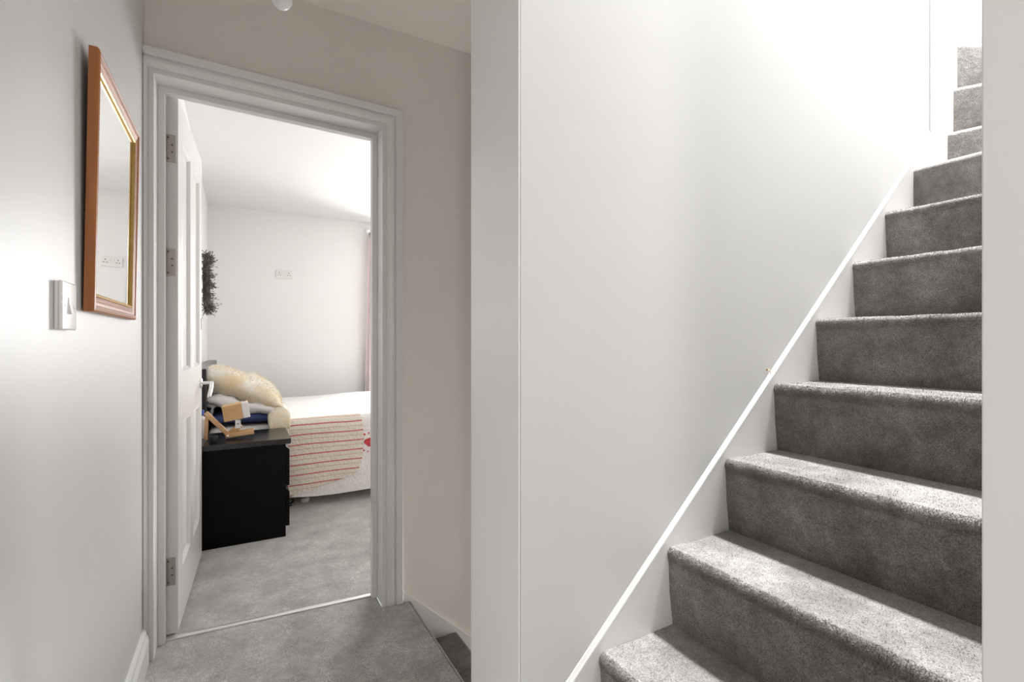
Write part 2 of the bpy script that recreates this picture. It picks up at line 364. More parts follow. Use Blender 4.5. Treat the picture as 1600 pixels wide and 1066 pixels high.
# door lining, stop, architrave
def frame_shear(bm):
    for v in bm.verts:
        v.co.z += hz(v.co.x) if v.co.z > 1.0 else fz(v.co.x)
    return bm
dl = S('trim_3', frame_shear(boxes((OX0 - 0.03, OX0, YD, YB, 0, OZ), (OX1, OX1 + 0.03, YD, YB, 0, OZ), (OX0 - 0.03, OX1 + 0.03, YD, YB, OZ, OZ + 0.03))), 'gloss', 'white painted door lining of the bedroom doorway', 'door frame')
sy0, sy1, sw = 2.196, 2.232, 0.022
obj('door_stop', frame_shear(boxes((OX0, OX0 + sw, sy0, sy1, 0, OZ - sw), (OX1 - sw, OX1, sy0, sy1, 0, OZ - sw), (OX0, OX1, sy0, sy1, OZ - sw, OZ), bevel=0.0015)), 'gloss', dl)
prof = [(0.000, 0.0), (0.000, 0.011), (0.0015, 0.0125), (0.014, 0.0125), (0.0165, 0.0105), (0.0195, 0.0105), (0.0215, 0.013), (0.030, 0.0185), (0.040, 0.0215), (0.049, 0.021), (0.0535, 0.018), (0.0555, 0.0165), (0.0575, 0.0165), (0.059, 0.022), (0.061, 0.024), (0.085, 0.026), (0.088, 0.0235), (0.088, 0.0)]
def architrave():
    bm = bmesh.new(); rows = []
    for leg in range(4):
        row = []
        for wv, d in prof:
            if leg == 0: p = (max(XL + 0.0005, OX0 - wv), YD - d, fz(OX0))
            elif leg == 1: p = (max(XL + 0.0005, OX0 - wv), YD - d, OZ + wv + hz(OX0))
            elif leg == 2: p = (OX1 + wv, YD - d, OZ + wv + hz(OX1 + wv))
            else: p = (OX1 + wv, YD - d, fz(OX1))
            row.append(bm.verts.new(p))
        rows.append(row)
    for a_, b_ in zip(rows, rows[1:]):
        for k in range(len(prof) - 1): bm.faces.new((a_[k], a_[k + 1], b_[k + 1], b_[k]))
    for r_ in (rows[0], rows[3]): bm.faces.new(r_)
    return bm
S('trim_4', architrave(), 'gloss', 'white moulded architrave around the bedroom doorway', 'architrave')
S('trim_5', prism([(sy1 - 0.012, -0.004), (sy1 - 0.012, 0.004), (sy1 - 0.002, 0.0065), (sy1 + 0.006, 0.0065), (sy1 + 0.012, 0.004), (sy1 + 0.012, -0.004)], 'x', OX0, OX1), 'strip', 'thin silver threshold strip across the bedroom doorway', 'trim')
tb = bpy.data.objects['trim_5'].data
for v in tb.vertices: v.co.z += fz(v.co.x)

# baseboard
bp = [(0, 0), (0.018, 0), (0.018, 0.083), (0.0155, 0.088), (0.0165, 0.094), (0.012, 0.103), (0.011, 0.113), (0.006, 0.121), (0.0, 0.124)]
bb = prism([(XL + 0.0003 + a_, c_) for a_, c_ in bp], 'y', -2.3, YD - 0.027)
for v in bb.verts: v.co.z += fz(XL)
S('baseboard_left', bb, 'gloss', 'white moulded baseboard under the light switch and mirror', 'baseboard')

# ------------------------------------------------------------------ staircases
def wob(bm, amp, sc=14.0):
    for v in bm.verts:
        n = noise.noise_vector(v.co * sc); v.co += n * amp
    return bm
def step_profile(xn, z0, z1, xback, r=0.017, ov=0.02):
    pts = [(xn + ov, z0)]
    pts += [(xn + 0.004 + 0.010 * (1 - t), z0 + (z1 - 0.034 - z0) * t) for t in (0.5, 1.0)]
    for k in range(7):
        a = R(180 - 15 * k); pts.append((xn + r + r * math.cos(a), z1 - r + r * math.sin(a)))
    pts += [(xn + 0.05, z1 + 0.0), (xn + 0.11, z1 - 0.0015), (xback - 0.01, z1), (xback, z1), (xback, z0)]
    return pts
def sweep_y(pts, y0, y1, n, amp):
    bm = bmesh.new(); rows = [[bm.verts.new((p[0], y0 + (y1 - y0) * i / n, p[1])) for p in pts] for i in range(n + 1)]
    m_ = len(pts)
    for a_, b_ in zip(rows, rows[1:]):
        for k in range(m_ - 1): bm.faces.new((a_[k], b_[k], b_[k + 1], a_[k + 1]))
    bm.faces.new(rows[0]); bm.faces.new(rows[-1][::-1])
    for row in rows[0:]:
        for v in row[2:-3]:
            v.co += noise.noise_vector(v.co * 16.0) * amp + noise.noise_vector(v.co * 55.0) * amp * 0.5
    return bm
up = thing('staircase', 'grey carpeted staircase rising beside the tall white wall', 'staircase', (XP, (YN + YS) / 2, 0))
YSI = YS - 0.0055
W = {10: ((2.578, YSI), 16), 11: ((2.633, YSI), 30), 12: ((2.671, YSI), 60), 13: ((2.684, YSI), 90)}
def far(i):
    (x, y), a = W[i]; dx, dy = math.sin(R(a)), -math.cos(R(a))
    t = min((XE - x) / dx if dx > 1e-6 else 9, (y - YN) / -dy if dy < -1e-6 else 9)
    return (x + dx * t, y + dy * t)
def step_pile(parent, bm, n, length, width, seed, ok):
    rnd = random.Random(seed); bm.normal_update()
    F = [f for f in bm.faces if ok(f)]; A = [f.calc_area() * (0.16 if f.normal.z > 0.97 else (2.6 if f.calc_center_median().z > zmark[0] - 0.03 else 1.0)) for f in F]
    V, P = [], []
    cs = [([v.co.copy() for v in f.verts], f.normal.copy()) for f in F]
    for vv, nr in rnd.choices(cs, weights=A, k=n):
        a_, b_ = rnd.random(), rnd.random()
        p = vv[0].lerp(vv[1], a_).lerp(vv[3].lerp(vv[2], a_), b_)
        d = nr + Vector((rnd.uniform(-.9, .9), rnd.uniform(-.9, .9), rnd.uniform(-.9, .6)))
        d.normalize(); w_ = Vector((rnd.uniform(-1, 1), rnd.uniform(-1, 1), rnd.uniform(-1, 1))).cross(d).normalized() * width
        L = length * rnd.uniform(0.5, 1.3); k = len(V)
        V += [p - w_, p + w_, p + d * L]; P.append((k, k + 1, k + 2))
    off = Vector(up['wloc']); me = bpy.data.meshes.new('carpet_pile')
    me.from_pydata([v - off for v in V], [], P); me.materials.append(M['carpet'])
    o = bpy.data.objects.new('carpet_pile', me); COL.objects.link(o); o.parent = parent; o['kind'] = 'stuff'
zmark = [0]
for i in range(1, 9):
    xn = N1 + GO * (i - 1)
    sb_ = sweep_y(step_profile(xn, RISE * (i - 1), RISE * i, xn + GO + 0.02), YN, YSI, 60, 0.0013)
    bmesh.ops.recalc_face_normals(sb_, faces=sb_.faces); cp_ = sb_.copy(); zmark[0] = RISE * i
    st_ = obj('carpeted_step', sb_, 'carpet', up, smooth=50)
    step_pile(st_, cp_, 46000 if i < 6 else 24000, 0.0038, 0.00042, i, lambda f: len(f.verts) == 4 and (f.normal.z > 0.5 or f.normal.x < -0.5)); cp_.free()
def winder(i, poly, front):
    z0, z1 = RISE * (i - 1), RISE * i
    bm = prism(poly, 'z', z0, z1)
    es = [e for e in bm.edges if all(abs(v.co.z - z1) < 1e-5 for v in e.verts) and
          all(min((v.co.xy - Vector(p)).length for p in front) < 1e-4 for v in e.verts)]
    bmesh.ops.bevel(bm, geom=es, offset=0.02, segments=5, profile=0.5, affect='EDGES')
    obj('carpeted_step', bm, 'carpet', up, smooth=50)
x9 = N1 + GO * 8
corners = [(XE, YN)]
winder(9, [(x9, YSI), (x9, YN), far(10), W[10][0]], [(x9, YSI), (x9, YN)])
winder(10, [W[10][0], far(10), far(11), W[11][0]], [W[10][0], far(10)])
winder(11, [W[11][0], far(11), (XE, YN), far(12), W[12][0]], [W[11][0], far(11)])
winder(12, [W[12][0], far(12), far(13), W[13][0]], [W[12][0], far(12)])
winder(13, [W[13][0], far(13), (XE, 1.12), (2.684, 1.12)], [W[13][0], far(13)])
# wall string with its bright top edge
pitch = RISE / GO
def sz(x): return RISE + (x - N1) * pitch
so = 0.040
xs0, xs1 = XP + 0.015, 2.426
obj('wall_string', prism([(xs0, sz(xs0) - 0.45), (xs1, sz(xs1) - 0.45), (xs1, sz(xs1) + so - 0.012), (xs0, sz(xs0) + so - 0.012)], 'y', YSI, YS), 'gloss', up, label='white painted string board against the tall wall')
cbm = bmesh.new(); crow = []
for xx in (xs0, xs1):
    crow.append([cbm.verts.new((xx, yy, sz(xx) + zz)) for yy, zz in ((YS, so - 0.018), (YS, so + 0.002), (YS - 0.0012, so + 0.0005), (YSI - 0.0004, so - 0.016), (YSI - 0.0004, so - 0.018))])
for k in range(5): cbm.faces.new((crow[0][k], crow[0][(k + 1) % 5], crow[1][(k + 1) % 5], crow[1][k]))
cbm.faces.new(crow[0]); cbm.faces.new(crow[1][::-1])
obj('string_capping', cbm, 'gloss', up)
obj('newel_board', boxes((xs1, 2.684, YSI, YS + 0.0, 1.5, 3.3), bevel=0.001), 'gloss', up)

dn = thing('staircase', 'carpeted staircase dropping away in shadow beside the doorway wall', 'staircase', (0.6, 1.6, -0.02))
ND = 0.672
for k in range(0, 12):
    z1 = -0.022 - 0.2 * k; xb = XP + 0.135 if k == 0 else ND - 0.02 + GO * (k - 1)
    xn = ND + GO * k; r = 0.018
    pts = [(xb, z1 - 0.2), (xb, fz(xb) if k == 0 else z1)]
    for q in range(7):
        a = R(90 - 15 * q); pts.append((xn - r + r * math.cos(a), z1 - r + r * math.sin(a)))
    pts += [(xn - 0.004, z1 - 0.034), (xn - 0.02, z1 - 0.2)]
    obj('carpeted_step', sweep_y(pts, YS2 + 0.001, YD - 0.0005 if k == 0 else YD - 0.0125, 40, 0.0012), 'carpet', dn, smooth=50)
dz = lambda x: 0.030 - (x - 0.63) * 0.906
obj('wall_string', prism([(0.6295, dz(0.63) - 0.4), (0.6295, dz(0.63)), (3.2, dz(3.2)), (3.2, dz(3.2) - 0.4)], 'y', YD - 0.012, YD, bevel=0.002), 'gloss', dn, label='white string board falling along the doorway wall')

# ------------------------------------------------------------------ bedroom door
door = thing('door_1', 'white four-panel door standing open into the bedroom', 'door', (-0.199, 2.246, 0.0), kind='structure')
DW, DT, DH = 0.762, 0.042, 2.038
DM = Matrix.Translation((-0.199, 2.246, 0.018)) @ Matrix.Rotation(R(-2.6), 4, 'Z')   # local: x = out of the visible face, y = along the leaf
def D(bm): return xf(bm, DM)
PY = [(0.100, 0.335), (0.427, 0.662)]; PZ = [(0.205, 0.785), (0.985, 1.905)]
bs = [(-DT, 0, 0, 0.100, 0, DH), (-DT, 0, 0.662, DW, 0, DH), (-DT, 0, 0.335, 0.427, 0, DH)]
for y0, y1 in PY: bs += [(-DT, 0, y0, y1, 0, 0.205), (-DT, 0, y0, y1, 0.785, 0.985), (-DT, 0, y0, y1, 1.905, DH)]
leaf = obj('leaf', D(boxes(*bs)), 'gloss', door)
for y0, y1 in PY:
    for z0, z1 in PZ:
        p = obj('panel', D(boxes((-DT + 0.012, -0.012, y0, y1, z0, z1))), 'gloss', door)
        for s0, sg in ((0.0, -1),):
            bm = bmesh.new(); rings = []
            for ins, d in ((0, 0.0), (0.004, 0.001), (0.012, -0.006), (0.017, -0.0118)):
                rings.append([bm.verts.new((d, yy, zz)) for yy, zz in ((y0 + ins, z0 + ins), (y1 - ins, z0 + ins), (y1 - ins, z1 - ins), (y0 + ins, z1 - ins))])
            for a_, b_ in zip(rings, rings[1:]):
                for k in range(4): bm.faces.new((a_[k], a_[(k + 1) % 4], b_[(k + 1) % 4], b_[k]))
            obj('moulding', D(bm), 'gloss', p)
for hzv in (1.835, 1.405, 0.235):
    hg = obj('hinge', D(boxes((-0.036, -0.008, -0.0022, 0.001, hzv - 0.052, hzv + 0.052), bevel=0)), 'steel', door, label='brushed steel butt hinge')
    for dzv, dx in ((-0.040, -0.031), (-0.013, -0.018), (0.013, -0.018), (0.040, -0.031)):
        obj('screw', D(lathe([(0.0036, -0.0004), (0.0036, 0.0), (0.0, 0.0006)], (dx, -0.0024, hzv + dzv), 'y', 10)), 'screw', hg)
    obj('knuckle', D(lathe([(0.0048, -0.052), (0.0048, 0.052)], (-DT - 0.002, -0.003, hzv), 'z', 10)), 'steel', hg)
hy, hzv = DW - 0.062, 0.893
hd = obj('handle', D(join(lathe([(0.026, 0.0), (0.026, 0.006), (0.022, 0.009), (0.009, 0.010), (0.009, 0.045)], (0, hy, hzv), 'x', 24))), 'chrome', door, smooth=40, label='satin chrome lever handle')
obj('lever', D(tube([(0.050, hy + 0.008, hzv + 0.002), (0.051, hy - 0.01, hzv), (0.052, hy - 0.05, hzv - 0.018), (0.050, hy - 0.120, hzv - 0.056), (0.047, hy - 0.127, hzv - 0.060)], [0.0085, 0.0098, 0.0092, 0.0088, 0.006], 12)), 'chrome', hd, smooth=True)
obj('bolt_plate', D(boxes((0, 0.004, DW - 0.035, DW - 0.008, 1.165, 1.225), bevel=0.001)), 'plastic', door)

# ------------------------------------------------------------------ hall things
# mirror, leaning out a little at the top
mi = thing('wall_mirror', 'square mirror in an orange pine frame with gilt slip on the landing wall', 'mirror', (XL, 1.585, 1.19))
my0, my1, mz0, mz1 = 1.333, 1.838, 1.188, 1.748
MM = Matrix.Translation((XL + 0.002, 0, mz0)) @ Matrix.Translation((0, 1.838, 0)) @ Matrix.Rotation(R(0.25), 4, 'Z') @ Matrix.Rotation(R(0.9), 4, 'Y') @ Matrix.Translation((0, -1.838, -mz0))
fp = [(0.0, 0.0), (0.0, 0.017), (0.003, 0.0205), (0.008, 0.022), (0.012, 0.0205), (0.014, 0.018), (0.020, 0.0175), (0.025, 0.0155), (0.029, 0.0165), (0.033, 0.0150), (0.0345, 0.010), (0.0345, 0.0)]
fp = [(a_, d_ * 0.86) for a_, d_ in fp]
slip = [(0.0343, 0.004), (0.0345, 0.0125), (0.037, 0.0135), (0.040, 0.0115), (0.0425, 0.007), (0.0425, 0.004)]
def mrail(side, pr):
    bm = bmesh.new(); ends = []
    for e in (0, 1):
        row = []
        for wv, d in pr:
            y0, y1, z0, z1 = my0 + wv, my1 - wv, mz0 + wv, mz1 - wv
            c = {'l': ((y0, z0), (y0, z1)), 'r': ((y1, z0), (y1, z1)), 'b': ((y0, z0), (y1, z0)), 't': ((y0, z1), (y1, z1))}[side][e]
            row.append(bm.verts.new((d, c[0], c[1])))
        ends.append(row)
    n = len(pr)
    for k in range(n): bm.faces.new((ends[0][k], ends[0][(k + 1) % n], ends[1][(k + 1) % n], ends[1][k]))
    bm.faces.new(ends[0]); bm.faces.new(ends[1][::-1])
    return xf(bm, MM)
for sd in 'lrbt':
    rl = obj('frame_rail', mrail(sd, fp), 'pine_v' if sd in 'lr' else 'pine_h', mi)
    obj('gilt_slip', mrail(sd, slip), 'gold', rl)
e_ = 0.0405
obj('mirror_glass', xf(boxes((0.003, 0.0072, my0 + e_, my1 - e_, mz0 + e_, mz1 - e_)), MM), 'mirror', mi)
obj('hanging_wire', xf(tube([(0.004, 1.655, mz1 - 0.003), (0.005, 1.668, mz1 + 0.010), (0.006, 1.700, mz1 + 0.013), (0.006, 1.730, mz1 + 0.004), (0.004, 1.745, mz1 - 0.008)], 0.0009, 6), MM), 'screw', mi)

# light switch on its surface box
sw_ = thing('light_switch', 'white rocker light switch on a raised box beside the mirror', 'light switch', (XL, 1.204, 1.190))
cy, cz, hw = 1.204, 1.190, 0.0445
obj('back_box', boxes((XL, XL + 0.0062, cy - hw + 0.001, cy + hw - 0.001, cz - hw + 0.001, cz + hw - 0.001), bevel=0.002, seg=2), 'plastic', sw_, smooth=40)
fpb = boxes((XL + 0.0055, XL + 0.0125, cy - hw, cy + hw, cz - hw, cz + hw), bevel=0.0030, seg=4)
obj('face_plate', fpb, 'plastic', sw_, smooth=40)
obj('rocker_surround', boxes((XL + 0.0120, XL + 0.0133, cy - 0.0135, cy + 0.0035, cz - 0.0165, cz + 0.0165), bevel=0.0006), 'plastic', sw_)
obj('rocker', prism([(XL + 0.0127, cz - 0.0150), (XL + 0.0180, cz - 0.0145), (XL + 0.0146, cz + 0.003), (XL + 0.0138, cz + 0.0150), (XL + 0.0127, cz + 0.0150)], 'y', cy - 0.0118, cy + 0.0018, bevel=0.0006), 'plastic', sw_)
for s in (-1, 1):
    obj('screw', lathe([(0.0030, 0.0), (0.0030, 0.0008), (0.0, 0.001)], (XL + 0.0122, cy + s * 0.0302, cz), 'x', 12), 'screw', sw_)

# hanging bulb
bl = thing('pendant_bulb', 'bare pearl light bulb hanging from the landing ceiling', 'light bulb', (0.111, 1.58, ZC))
bc = (0.111, 1.58, 2.126)
pr_ = [(0.0, -0.030)] + [(0.030 * math.sin(R(a)), -0.030 * math.cos(R(a))) for a in range(12, 130, 12)] + [(0.018, 0.033), (0.0145, 0.045), (0.0135, 0.055)]
obj('bulb', lathe(pr_, bc, 'z', 28), 'bulb', bl, smooth=60)
obj('lamp_holder', lathe([(0.016, 0.052), (0.019, 0.056), (0.019, 0.085), (0.015, 0.092), (0.012, 0.115), (0.006, 0.122)], bc, 'z', 20), 'plastic', bl, smooth=40)
obj('flex', tube([(0.111, 1.58, 2.245), (0.111, 1.58, ZC - 0.02)], 0.003, 8), 'cord', bl)
obj('ceiling_rose', lathe([(0.04, 0.0), (0.04, -0.008), (0.030, -0.022), (0.008, -0.03), (0.0, -0.03)], (0.111, 1.58, ZC), 'z', 28), 'plastic', bl, smooth=40)

# ------------------------------------------------------------------ bedroom things
ns = thing('nightstand', 'black-brown two-drawer nightstand between the open door and the bed', 'nightstand', (0.03, 3.30, 0))
nx0, nx1, ny0, ny1, nh = -0.205, 0.240, 3.10, 3.50, 0.562
obj('side_panel', boxes((nx0, nx1, ny0, ny0 + 0.018, 0, nh - 0.03), bevel=0.001), 'blackside', ns)
obj('side_panel', boxes((nx0, nx1, ny1 - 0.018, ny1, 0, nh - 0.03), bevel=0.001), 'blackside', ns)
obj('back_panel', boxes((nx0, nx0 + 0.008, ny0 + 0.018, ny1 - 0.018, 0.02, nh - 0.03)), 'blackside', ns)
obj('plinth', boxes((nx1 - 0.03, nx1 - 0.012, ny0 + 0.018, ny1 - 0.018, 0, 0.055)), 'blackside', ns)
obj('bottom_panel', boxes((nx0 + 0.008, nx1 - 0.012, ny0 + 0.018, ny1 - 0.018, 0.055, 0.07)), 'blackside', ns)
obj('top', prism([(nx0, nh - 0.03), (nx1 + 0.022, nh - 0.03), (nx1 + 0.028, nh - 0.024), (nx1 + 0.028, nh), (nx0, nh)], 'y', ny0 - 0.003, ny1 + 0.003, bevel=0.001), 'black', ns)
for z0, z1 in ((0.060, 0.268), (0.292, 0.512)):
    dr = obj('drawer', prism([(nx1 + 0.001, z0), (nx1 + 0.020, z0), (nx1 + 0.020, z1 - 0.012), (nx1 + 0.001, z1 + 0.006)], 'y', ny0 + 0.001, ny1 - 0.001, bevel=0.0008), 'blackside', ns)
    obj('drawer_box', boxes((nx0 + 0.03, nx1 + 0.001, ny0 + 0.03, ny1 - 0.03, z0 + 0.015, z1 - 0.06)), 'blackside', dr)

# wooden folding desk lamp on the nightstand
lp = thing('desk_lamp', 'folding beech wood desk lamp with a block head on the nightstand', 'lamp', (0.0, 3.25, nh))
def bar(a, b_, wy, hh, y, bev=0.004, rnd=True):
    a, b_ = Vector((a[0], 0, a[1])), Vector((b_[0], 0, b_[1])); d = (b_ - a); L = d.length; ang = math.atan2(d.z, d.x)
    bm = boxes((-hh / 2, L + hh / 2, -wy / 2, wy / 2, -hh / 2, hh / 2), bevel=bev, seg=3)
    return xf(bm, Matrix.Translation((a.x, y, a.z)) @ Matrix.Rotation(-ang, 4, 'Y'))
for s in (-1, 1):
    obj('base_bar', bar((-0.050, nh + 0.023), (0.068, nh + 0.034), 0.016, 0.026, 3.25 + s * 0.027), 'beech', lp, smooth=40)
    obj('lower_arm', bar((-0.152, nh + 0.150), (-0.050, nh + 0.028), 0.014, 0.024, 3.25 + s * 0.011), 'beech', lp, smooth=40)
obj('upright', bar((-0.158, nh + 0.014), (-0.153, nh + 0.148), 0.012, 0.018, 3.25), 'beech', lp, smooth=40)
obj('upper_arm', bar((-0.030, nh + 0.040), (0.004, nh + 0.068), 0.014, 0.030, 3.25), 'beech', lp, smooth=40)
obj('cross_pin', lathe([(0.004, -0.042), (0.006, -0.040), (0.006, 0.040), (0.004, 0.042)], (-0.050, 3.25, nh + 0.024), 'y', 14), 'chrome', lp)
obj('elbow_pin', lathe([(0.005, -0.024), (0.005, 0.024)], (-0.152, 3.25, nh + 0.150), 'y', 14), 'chrome', lp)
HM = Matrix.Translation((-0.022, 3.25, nh + 0.156)) @ Matrix.Rotation(R(-9), 4, 'Y') @ Matrix.Scale(0.92, 4)
br = obj('bracket', join(boxes((-0.014, 0.014, 3.238, 3.241, nh + 0.060, nh + 0.108)), boxes((-0.014, 0.014, 3.259, 3.262, nh + 0.060, nh + 0.108))), 'chrome', lp)
obj('bolt', lathe([(0.006, -0.017), (0.006, 0.017)], (0.0, 3.25, nh + 0.085), 'y', 12), 'steel', br)
hdw = obj('lamp_head', xf(boxes((-0.058, 0.048, -0.048, 0.048, -0.048, 0.048), bevel=0.002), HM), 'beech', lp)
obj('diffuser', xf(boxes((0.048, 0.086, -0.0475, 0.0475, -0.0475, 0.0475), bevel=0.003), HM), 'plastic', hdw, label='white diffuser end of the lamp head')

bt = thing('bottle', 'white bottle with a blue cap on the nightstand by the door', 'bottle', (-0.186, 3.35, nh))
obj('body', lathe([(0.0, 0.0), (0.024, 0.0), (0.026, 0.006), (0.026, 0.105), (0.022, 0.120), (0.012, 0.128), (0.012, 0.134)], (-0.186, 3.35, nh), 'z', 24), 'plastic', bt, smooth=40)
obj('cap', lathe([(0.015, 0.132), (0.015, 0.160), (0.012, 0.164), (0.0, 0.164)], (-0.186, 3.35, nh), 'z', 20), 'blue', bt, smooth=40)
jr = thing('small_jar', 'small black lidded jar on the nightstand', 'jar', (-0.118, 3.185, nh))
obj('body', lathe([(0.0, 0.0), (0.018, 0.0), (0.020, 0.004), (0.020, 0.024)], (-0.118, 3.185, nh), 'z', 20), 'blackplastic', jr, smooth=40)
obj('lid', lathe([(0.021, 0.023), (0.021, 0.034), (0.019, 0.036), (0.0, 0.036)], (-0.118, 3.185, nh), 'z', 20), 'blackplastic', jr, smooth=40)

# bed
bx0, bx1, by0, by1, bz = -0.165, 1.86, 3.585, 5.085, 0.575
bed = thing('bed', 'double bed with dark headboard against the bedroom wall', 'bed', (0.85, 4.33, 0))
obj('headboard', boxes((-0.240, bx0 - 0.002, by0 - 0.06, by1 + 0.06, 0.02, 0.955), bevel=0.006), 'black', bed)
obj('base', boxes((bx0, bx1, by0 + 0.03, by1 - 0.03, 0.13, 0.33), bevel=0.02), 'valance', bed)
obj('mattress', boxes((bx0, bx1, by0, by1, 0.332, bz - 0.006), bevel=0.04, seg=4), 'valance', bed, smooth=40)
for px in (0.405, 1.55):
    for py in (by0 + 0.12, by1 - 0.12):
        lg = obj('leg', lathe([(0.009, 0.03), (0.009, 0.128)], (px, py, 0), 'z', 12), 'chrome', bed)
        obj('foot', lathe([(0.0, 0.0), (0.030, 0.0), (0.033, 0.006), (0.033, 0.022), (0.026, 0.032), (0.0, 0.032)], (px, py, 0), 'z', 20), 'plastic', lg, smooth=40)
cbl = thing('cable', 'black cable looping on the carpet under the bed', 'cable', (0.30, 3.62, 0))
obj('lead', tube([(0.262 + 0.05 * t / 20 + 0.035 * math.sin(t * 0.9), 3.60 + 0.10 * t / 20, 0.006 + 0.035 * max(0, math.sin(t * 0.55)) ) for t in range(0, 21)], 0.0045, 8), 'blackplastic', cbl, smooth=True)

# quilt: top sheet of cloth bending over the near edge
qx0, qx1 = 0.262, 1.90
def quilt_pt(x, s, off=0.0):
    """s runs from the far edge (0) over the top and down the near side; metres along the cloth"""
    top = by1 - by0 + 0.03; r = 0.05
    zt = bz + 0.012 + 0.010 * noise.noise(Vector((x * 2.1, s * 2.0, 0.3))) + 0.018 * min(1, max(0, (x - 0.3) * 1.2))
    if s < top - r: p = Vector((x, by1 - s, zt)); nrm = Vector((0, 0, 1))
    elif s < top - r + r * math.pi / 2:
        a = (s - top + r) / r; p = Vector((x, by1 - top + r - r * math.sin(a), zt - r + r * math.cos(a))); nrm = Vector((0, -math.sin(a), math.cos(a)))
    else:
        d = s - (top - r + r * math.pi / 2)
        fold = 0.010 * math.sin(x * 13 + 0.6) * min(1, d / 0.25) + 0.012 * noise.noise(Vector((x * 4, d * 3, 4.4))) * min(1, d / 0.15)
        p = Vector((x, by1 - top - 0.004 + fold - 0.01 * d, zt - r - d)); nrm = Vector((0, -1, 0))
    return p + nrm * off
STOP = by1 - by0 + 0.03 - 0.05 + 0.05 * math.pi / 2
qdrop = lambda x: bz + 0.03 - 0.05 - (0.108 - 0.035 * (x - 0.3) / 0.6 + 0.010 * math.sin(x * 9))
def qf(u, v):
    x = qx0 + u * (qx1 - qx0); L = STOP + qdrop(x)
    return quilt_pt(x, v * L)
ql = thing('quilt', 'white quilted bedspread with a red-striped panel hanging over the bed side', 'bedspread', (1.0, 4.2, bz))
cloth = obj('cloth', solidify(grid(70, 110, qf), -0.006), 'quilt', ql, smooth=60)
def sf(u, v):
    x = qx0 + 0.004 + u * (0.752 - qx0 + 0.02 * math.sin(v * 3)); hem = 0.335 + 0.105 * (1 - u) ** 0.8 + (0.03 if u < 0.05 else 0) - 0.06 * max(0, (u - 0.85) / 0.15) ** 3
    return quilt_pt(x, STOP - 0.065 + v * (hem + 0.065), 0.014)
obj('striped_panel', solidify(grid(60, 60, sf), -0.003), 'stripe', ql, smooth=60, label='cream quilted panel with thin red stripes')
# rose print: petals laid on the cloth
def petal(cx, czv, r, n=9):
    bm = bmesh.new(); d0 = 0.545 - czv
    ctr = quilt_pt(cx, STOP + d0, 0.009); vs_ = []
    for k in range(n * 2):
        a = math.pi * k / n; rr = r * (1 + 0.16 * math.sin(3 * a + cx * 90))
        vs_.append(bm.verts.new(quilt_pt(cx + rr * math.cos(a), STOP + d0 + rr * math.sin(a), 0.009)))
    bm.faces.new(vs_); return bm
rs = obj('rose_print', petal(0.812, 0.405, 0.030), 'rose', ql, label='red rose printed on the white quilt')
for k, (dx, dzv, r) in enumerate(((-0.03, 0.055, 0.008), (0.0, 0.062, 0.006), (-0.035, -0.055, 0.007), (-0.008, -0.065, 0.005), (0.03, 0.05, 0.008), (0.025, -0.055, 0.008), (-0.045, 0.02, 0.006))):
    obj('petal', petal(0.812 + dx, 0.405 + dzv, r), 'rose', rs)

# soft things
def cushion(cx, cyv, czv, lx, ly, lz, tilt, n=28, pw=0.42, wr=0.01, seed=0.0, sag=0.0):
    bm = bmesh.new(); top, bot = [], []
    def pt(i, j, s):
        u, v = -1 + 2 * i / n, -1 + 2 * j / n
        h = max(0.0, (1 - u ** 4) * (1 - v ** 4)) ** pw
        k = 1 - 0.06 * (u * u * v * v) ; pinch = 1 - 0.05 * (1 - abs(u)) * 0 - 0.04 * (1 - u * u) * abs(v) ** 3 - 0.0
        x, y = u * lx / 2 * (1 - 0.05 * (1 - v * v) * abs(u) ** 3), v * ly / 2 * pinch
        z = s * h * lz / 2 + (wr * noise.noise(Vector((x * 9 + seed, y * 9, seed + s))) + wr * 0.55 * noise.noise(Vector((x * 26 + seed, y * 12, seed - s)))) * h - sag * (u * u)
        return (x, y, z)
    A = [[bm.verts.new(pt(i, j, 1)) for j in range(n + 1)] for i in range(n + 1)]
    B = [[(A[i][j] if i in (0, n) or j in (0, n) else bm.verts.new(pt(i, j, -1))) for j in range(n + 1)] for i in range(n + 1)]
    for i in range(n):
        for j in range(n):
            bm.faces.new((A[i][j], A[i + 1][j], A[i + 1][j + 1], A[i][j + 1]))
            try: bm.faces.new((B[i][j], B[i][j + 1], B[i + 1][j + 1], B[i + 1][j]))
            except ValueError: pass
    return xf(bm, Matrix.Translation((cx, cyv, czv)) @ Matrix.Rotation(R(tilt), 4, 'Y'))
def pile(src_bm, n, length, seed):
    """short plush fibres standing on a surface"""
    rnd = random.Random(seed); bm = bmesh.new()
    bmesh.ops.recalc_face_normals(src_bm, faces=src_bm.faces); src_bm.faces.ensure_lookup_table()
    F = [f for f in src_bm.faces]; A = [f.calc_area() for f in F]
    for f in rnd.choices(F, weights=A, k=n):
        vv = [v.co for v in f.verts]; a_, b_ = rnd.random(), rnd.random()
        p = vv[0].lerp(vv[1], a_).lerp(vv[-1].lerp(vv[2], a_), b_) if len(vv) == 4 else f.calc_center_median()
        d = (f.normal + Vector((rnd.uniform(-.7, .7), rnd.uniform(-.7, .7), rnd.uniform(-.9, .3)))).normalized()
        s = d.orthogonal().normalized() * 0.0012; L = length * rnd.uniform(0.6, 1.3)
        bm.faces.new([bm.verts.new(p - s), bm.verts.new(p + s), bm.verts.new(p + d * L)])
    return bm
pb = thing('pillow', 'blue pillow at the bottom of the stack at the bed head', 'pillow', (0.10, 3.9, 0.60))
obj('cover', cushion(0.065, 3.92, 0.620, 0.45, 0.62, 0.08, 2, seed=3.1), 'navy', pb, smooth=True)
pw_ = thing('pillow', 'white pillow between the blue pillow and the plush cushion', 'pillow', (0.07, 3.9, 0.70))
